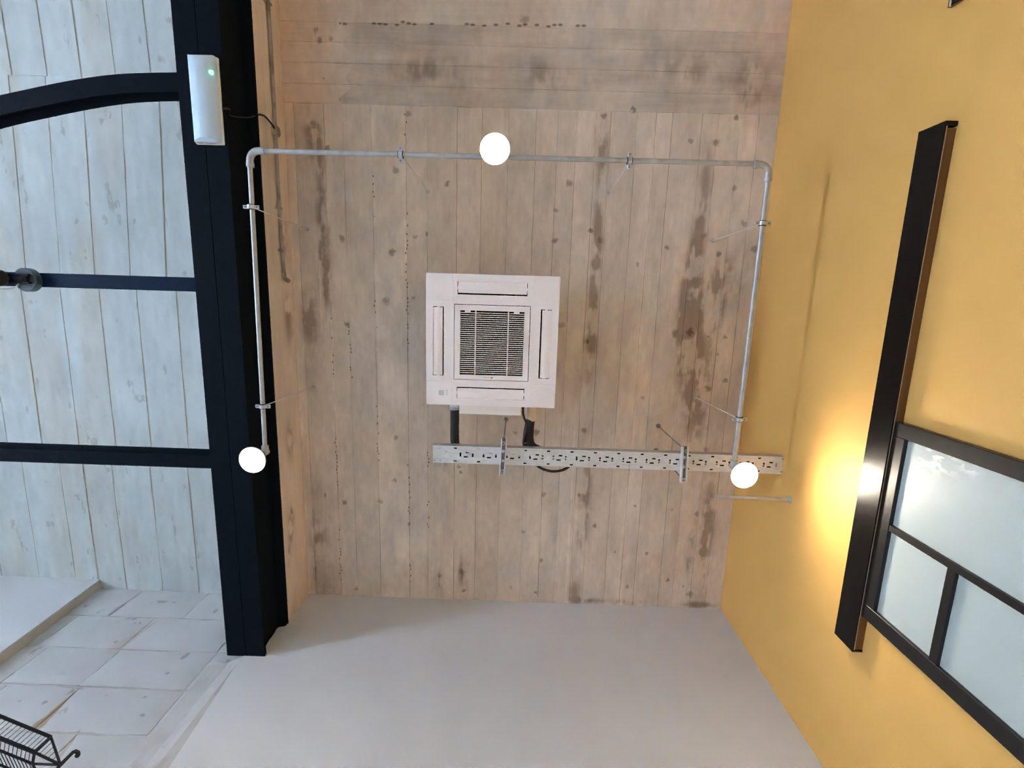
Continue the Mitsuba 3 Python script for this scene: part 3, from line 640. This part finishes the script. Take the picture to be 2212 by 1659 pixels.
# ------------------------------------------------------------------ cable tray
k = thing("cable_tray", "long perforated galvanized cable tray running to the yellow wall", "cable tray")
TZ = 2.99
tx0, tx1, ty0, ty1 = -.543, XW - .001, .962, 1.080
base = sbox(tx0, ty0, tx1, ty1)
holes = []
per = .1545
ym = (ty0 + ty1) / 2
for i in range(16):
    x = tx0 + .148 + i * per
    def slot(cx, cy, w, h): holes.append(sbox(cx - w / 2, cy - h / 2, cx + w / 2, cy + h / 2))
    for dx in (-.117 + .155 - .048, .032):                      # short cross slots
        pass
    slot(x + .036, ym, .0085, .024); slot(x + .118, ym, .0085, .024)
    slot(x + .083, ym - .0155, .021, .0065); slot(x + .071, ym + .0150, .024, .0065)
    slot(x + .003, ty0 + .0145, .017, .0065); slot(x + .003, ty1 - .0145, .017, .0065)
slot(tx0 + .011, ty0 + .016, .005, .008); slot(tx0 + .011, ty1 - .016, .005, .008); slot(tx0 + .050, ty0 + .016, .011, .005); slot(tx0 + .050, ty1 - .016, .006, .006); slot(tx0 + .088, ty0 + .040, .018, .004)
hs = unary_union([h.buffer(.0015) for h in holes])
rib0, rib1 = ty0 + .031, ty1 - .027
side_a = sbox(tx0, ty0, tx1, rib0).difference(hs); side_b = sbox(tx0, rib1, tx1, ty1).difference(hs); mid_ = sbox(tx0, rib0, tx1, rib1).difference(hs)
part(k, "bottom", [prism(side_a, "z", TZ, TZ + .0015), prism(side_b, "z", TZ, TZ + .0015), prism(mid_, "z", TZ + .0035, TZ + .005),
                   box(tx0, tx1, rib0 - .0008, rib0 + .0008, TZ, TZ + .005), box(tx0, tx1, rib1 - .0008, rib1 + .0008, TZ, TZ + .005)], "galvanized_bright")
sw = sbox(tx0, TZ, tx1, TZ + .05)
sh = unary_union([sbox(tx0 + .148 + i * per, TZ + .02, tx0 + .166 + i * per, TZ + .027) for i in range(15)])
part(k, "side_wall", box(tx0, tx1, ty0 - .0015, ty0, TZ, TZ + .05), "galvanized")
part(k, "side_wall", box(tx0, tx1, ty1, ty1 + .0015, TZ, TZ + .05), "galvanized")
part(k, "lip", box(tx0, tx1, ty0 - .0015, ty0 + .008, TZ + .049, TZ + .0505), "galvanized")
part(k, "lip", box(tx0, tx1, ty1 - .008, ty1 + .0015, TZ + .049, TZ + .0505), "galvanized")

for cx0, cx1, y0, y1, tops, lab in ((-.070, -.080, .889, 1.146, ((-.075, .925), (-.078, 1.118)), "slotted strut bracket under the tray, near the air conditioner"),
                                    (1.113, 1.124, .908, 1.156, ((1.122, .938), (1.121, 1.136)), "slotted strut bracket under the tray, near the right end lamp")):
    k = thing("strut_hanger", lab, "strut bracket", "strut brackets of the cable tray")
    xm = (cx0 + cx1) / 2
    w, hh, t_ = .0205, .030, .0022
    z1 = TZ - .0005; z0 = z1 - hh
    ch = Polygon([(-w, z1), (-w, z0), (-w + .009, z0), (-w + .009, z0 + .007), (-w + .0068, z0 + .007), (-w + .0068, z0 + t_), (-w + t_, z0 + t_), (-w + t_, z1 - t_), (w - t_, z1 - t_), (w - t_, z0 + t_), (w - .0068, z0 + t_), (w - .0068, z0 + .007), (w - .009, z0 + .007), (w - .009, z0), (w, z0), (w, z1)])
    cm = prism(ch, "y", y0, y1, (xm, 0, 0))
    sh_ = np.array(cm.vertices); sh_[:, 0] += (cx1 - cx0) * ((sh_[:, 1] - y0) / (y1 - y0) - .5); cm = trimesh.Trimesh(sh_, cm.faces, process=False)
    part(k, "channel", cm, "galvanized_bright")
    part(k, "channel_floor", box(xm - .014, xm + .014, y0 + .002, y1 - .002, z1 - .0036, z1 - .0024), "galvanized_dark")
    for j, (rx, ry) in enumerate(tops):
        yy = ry
        part(k, "rod", rod((rx, yy, z0 + .004), (rx, ry, H + .001), .0042, 10), "galvanized_dark", smooth=50)
        part(k, "washer", lathe([(.0055, -.0025), (.013, -.0025), (.013, 0), (.0055, 0)], (rx, yy, z0 + .010), 20), "galvanized_bright", smooth=30)
        part(k, "nut", rod((rx, yy, z0 + .0005), (rx, yy, z0 + .008), .0085, 6), "galvanized_dark")
        part(k, "ceiling_anchor", lathe([(0, -.010), (.009, -.010), (.010, 0), (.018, 0), (.018, .006)], (rx, ry, H - .006), 16), "galvanized_dark", smooth=30)
    for yy in (.984, 1.048):
        part(k, "screw", lathe([(0, -.004), (.010, -.004), (.012, 0), (.012, .004)], (xm, yy, z1 - .009), 20), "galvanized_bright", smooth=40)

# ------------------------------------------------------------------ sliding door and its cover on the yellow wall
k = thing("rail_cover", "long black cover of the sliding door track on the yellow wall", "track cover")
px0, px1 = 1.725, XW
py0, py1, pz0, pz1 = -.778, 1.687, 2.118, 2.250
part(k, "front_board", box(px0, px0 + .006, py0, py1, pz0 - .004, pz1, .001), "gloss_black")
part(k, "top_board", box(px0 + .006, px1, py0, py1, pz1 - .006, pz1), "gloss_black")
part(k, "core", box(px0 + .0065, px1, py0 + .026, py1 - .012, pz0 + .000, pz0 + .016), "wood_brown", label="brown wooden underside")
part(k, "edge_band", box(px0 + .0062, px0 + .0095, py0 + .020, py1 - .012, pz0 - .005, pz0), "veneer_edge", label="pale worn edge of the board")
part(k, "end_plate", box(px0, px1, py0, py0 + .020, pz0 - .004, pz1, .001), "gloss_black")
part(k, "end_plate", box(px0, px1, py1 - .010, py1, pz0 - .004, pz1, .001), "gloss_black")

k = thing("sliding_door", "dark-framed sliding door with frosted glass panes on the yellow wall", "door")
dx0, dx1 = 1.738, 1.770
dy0, dy1, dzt, dzb = .494, 1.483, 2.112, FL + .02
part(k, "stile", box(dx0, dx1, dy0, dy0 + .066, dzb, dzt, .002), "dark_frame")
part(k, "stile", box(dx0, dx1, dy1 - .072, dy1, dzb, dzt, .002), "dark_frame")
part(k, "rail", box(dx0, dx1, dy0 + .066, dy1 - .072, dzt - .062, dzt, .002), "dark_frame", label="top rail")
part(k, "rail", box(dx0, dx1, dy0 + .066, dy1 - .072, dzb, dzb + .12, .002), "dark_frame", label="bottom rail")
part(k, "glazing_bar", box(dx0 + .002, dx1, .968, .998, dzb + .12, dzt - .062, .001), "dark_frame", label="upright glazing bar")
for z in (1.728, 1.02, .3):
    part(k, "glazing_bar", box(dx0 + .002, dx1, .998, dy1 - .072, z - .018, z + .018, .001), "dark_frame", label="crosswise glazing bar")
gz = [dzb + .12, .282, 1.002, 1.71, dzt - .062]
part(k, "pane", box(1.756, 1.762, dy0 + .063, .971, dzb + .12, dzt - .06), "frosted_glass", label="tall frosted pane with flaked film")
for a, b in ((dzb + .12, .284), (.316, 1.004), (1.036, 1.712), (1.744, dzt - .06)):
    part(k, "pane", box(1.756, 1.762, .995, dy1 - .069, a, b), "frosted_glass")
part(k, "hanger", [box(1.745, 1.765, y, y + .05, dzt - .001, dzt + .0055) for y in (.6,)], "black_metal")
part(k, "hanger", [box(1.745, 1.765, y, y + .05, dzt - .001, dzt + .0055) for y in (1.33,)], "black_metal")

k = thing("wall_panel", "black-faced wall panel cut off by the top edge of the photo", "wall panel")
part(k, "board", box(XW - .018, XW, -2.4, -1.262, 1.5, 2.250, .001), "wood_brown", label="brown wooden edge")
part(k, "face", box(XW - .024, XW - .018, -2.4, -1.256, 1.5, 2.226, .001), "gloss_black", label="black face")
part(k, "trim", box(XW - .026, XW - .018, -2.4, -1.258, 2.226, 2.233), "galvanized_bright", label="thin bright strip")

# ------------------------------------------------------------------ spotlight on the middle cross beam
k = thing("spotlight", "black spotlight on a round mount under the middle cross beam", "spotlight")
sx, sy = -2.975, -.034
part(k, "mount", lathe([(0, -.040), (.066, -.040), (.070, -.036), (.070, 0), (0, 0)], (sx, sy, BZ), 36), "teal_black", smooth=35, label="round mounting disc")
part(k, "bracket", [box(sx - .10, sx + .045, sy - .034, sy - .022, BZ - .062, BZ - .040, .002), box(sx - .10, sx + .045, sy + .012, sy + .024, BZ - .062, BZ - .040, .002), box(sx + .0, sx + .03, sy - .03, sy + .02, BZ - .058, BZ - .040, .002)], "black_metal", label="forked black bracket")
hd = lathe([(0, 0), (.042, 0), (.048, .012), (.048, .13), (.040, .15), (.020, .165), (0, .165)], (0, 0, 0), 32)
R = trimesh.transformations.rotation_matrix(math.radians(-62), [0, 1, 0]); hd.apply_transform(R); hd.apply_translation([sx - .075 , sy - .006, BZ - .11])
part(k, "head", hd, "black_metal", smooth=35, label="cylindrical black lamp head")
part(k, "wire", tube(spline([(sx - .03, sy + .02, BZ - .045), (sx - .07, sy + .055, BZ - .06), (sx - .12, sy + .05, BZ - .10)], 14), .003, 8), "galvanized_bright", smooth=50)

# ------------------------------------------------------------------ wire-mesh wall lantern, lower left
k = thing("mesh_lantern", "black wire-mesh wall lantern with a hooked arm at the lower left corner", "wall lantern")
zt, zb_ = 2.0, 1.918
P1 = np.array([-2.305, 2.25, zt]); D = np.array([.908, .419, 0]); N = np.array([-.419, .908, 0])
T0 = P1 - D * .55
B1 = np.array([P1[0], P1[1], zb_]); B0 = np.array([T0[0], T0[1], zb_])
E_ = np.array([-2.186, 2.318, zb_])
C1 = np.array([-2.325, 2.318, zb_]); C0 = C1 - D * .52
G1 = np.array([-2.30, 2.42, zb_]); G0 = G1 - D * .50
def bar(a, b, r=.0075): return rod(a, b, r, 8)
part(k, "frame", [bar(T0, P1), bar(B0, B1, .0085), bar(P1, B1, .0085), bar(P1, E_, .0055), bar(B1, E_, .006), bar(B1, C1, .006), bar(C1, E_, .005), bar(C0, C1, .0055), bar(T0, B0), bar(B0, C0), bar(C1, G1, .005), bar(G0, G1, .005), bar(C0, G0, .005), bar(E_, G1, .005)], "black_metal", smooth=50, label="black bar frame")
wires = []
for i in range(1, 26):
    p = P1 - D * .021 * i
    part(k, "wire", rod(p, p - np.array([0, 0, zt - zb_]), .0016, 5), "black_metal")
for i in range(1, 6):
    t_ = i / 6.0
    top_ = P1 * (1 - t_) + E_ * t_; bot = B1 * (1 - t_) + E_ * t_
    part(k, "wire", rod(top_, bot, .0016, 5), "black_metal")
for i in range(0, 25):
    p = B1 - D * .021 * i + (C1 - B1) * 0; q_ = C1 - D * .021 * i
    part(k, "wire", rod(p, q_, .0016, 5), "black_metal")
for i in range(0, 24):
    q_ = C1 - D * .021 * i; r_ = G1 - D * .021 * i
    part(k, "wire", rod(q_, r_, .0016, 5), "black_metal")
arm = np.array([E_ + np.array([0, 0, -.01]), E_ + np.array([0, 0, .03]), E_ + np.array([0, 0, .066]), E_ + np.array([.004, .003, .074]), E_ + np.array([.014, .011, .076]), E_ + np.array([.022, .018, .070])])
part(k, "hook_arm", [tube(arm, .0085, 10), lathe([(0, -.010), (.009, -.007), (.0115, 0), (.009, .007), (0, .010)], E_ + np.array([.021, .017, .066]), 16)], "black_metal", smooth=50, label="upright arm with a hooked end")
part(k, "wall_bracket", [rod(G1, (G1[0], 2.60, zb_), .007, 10), rod(G0 + D * .1, ((G0 + D * .1)[0], 2.60, zb_), .007, 10), lathe([(0, -.006), (.03, -.006), (.03, .006), (0, .006)], (G1[0], 2.594, zb_), 20, "y")], "black_metal", smooth=40)
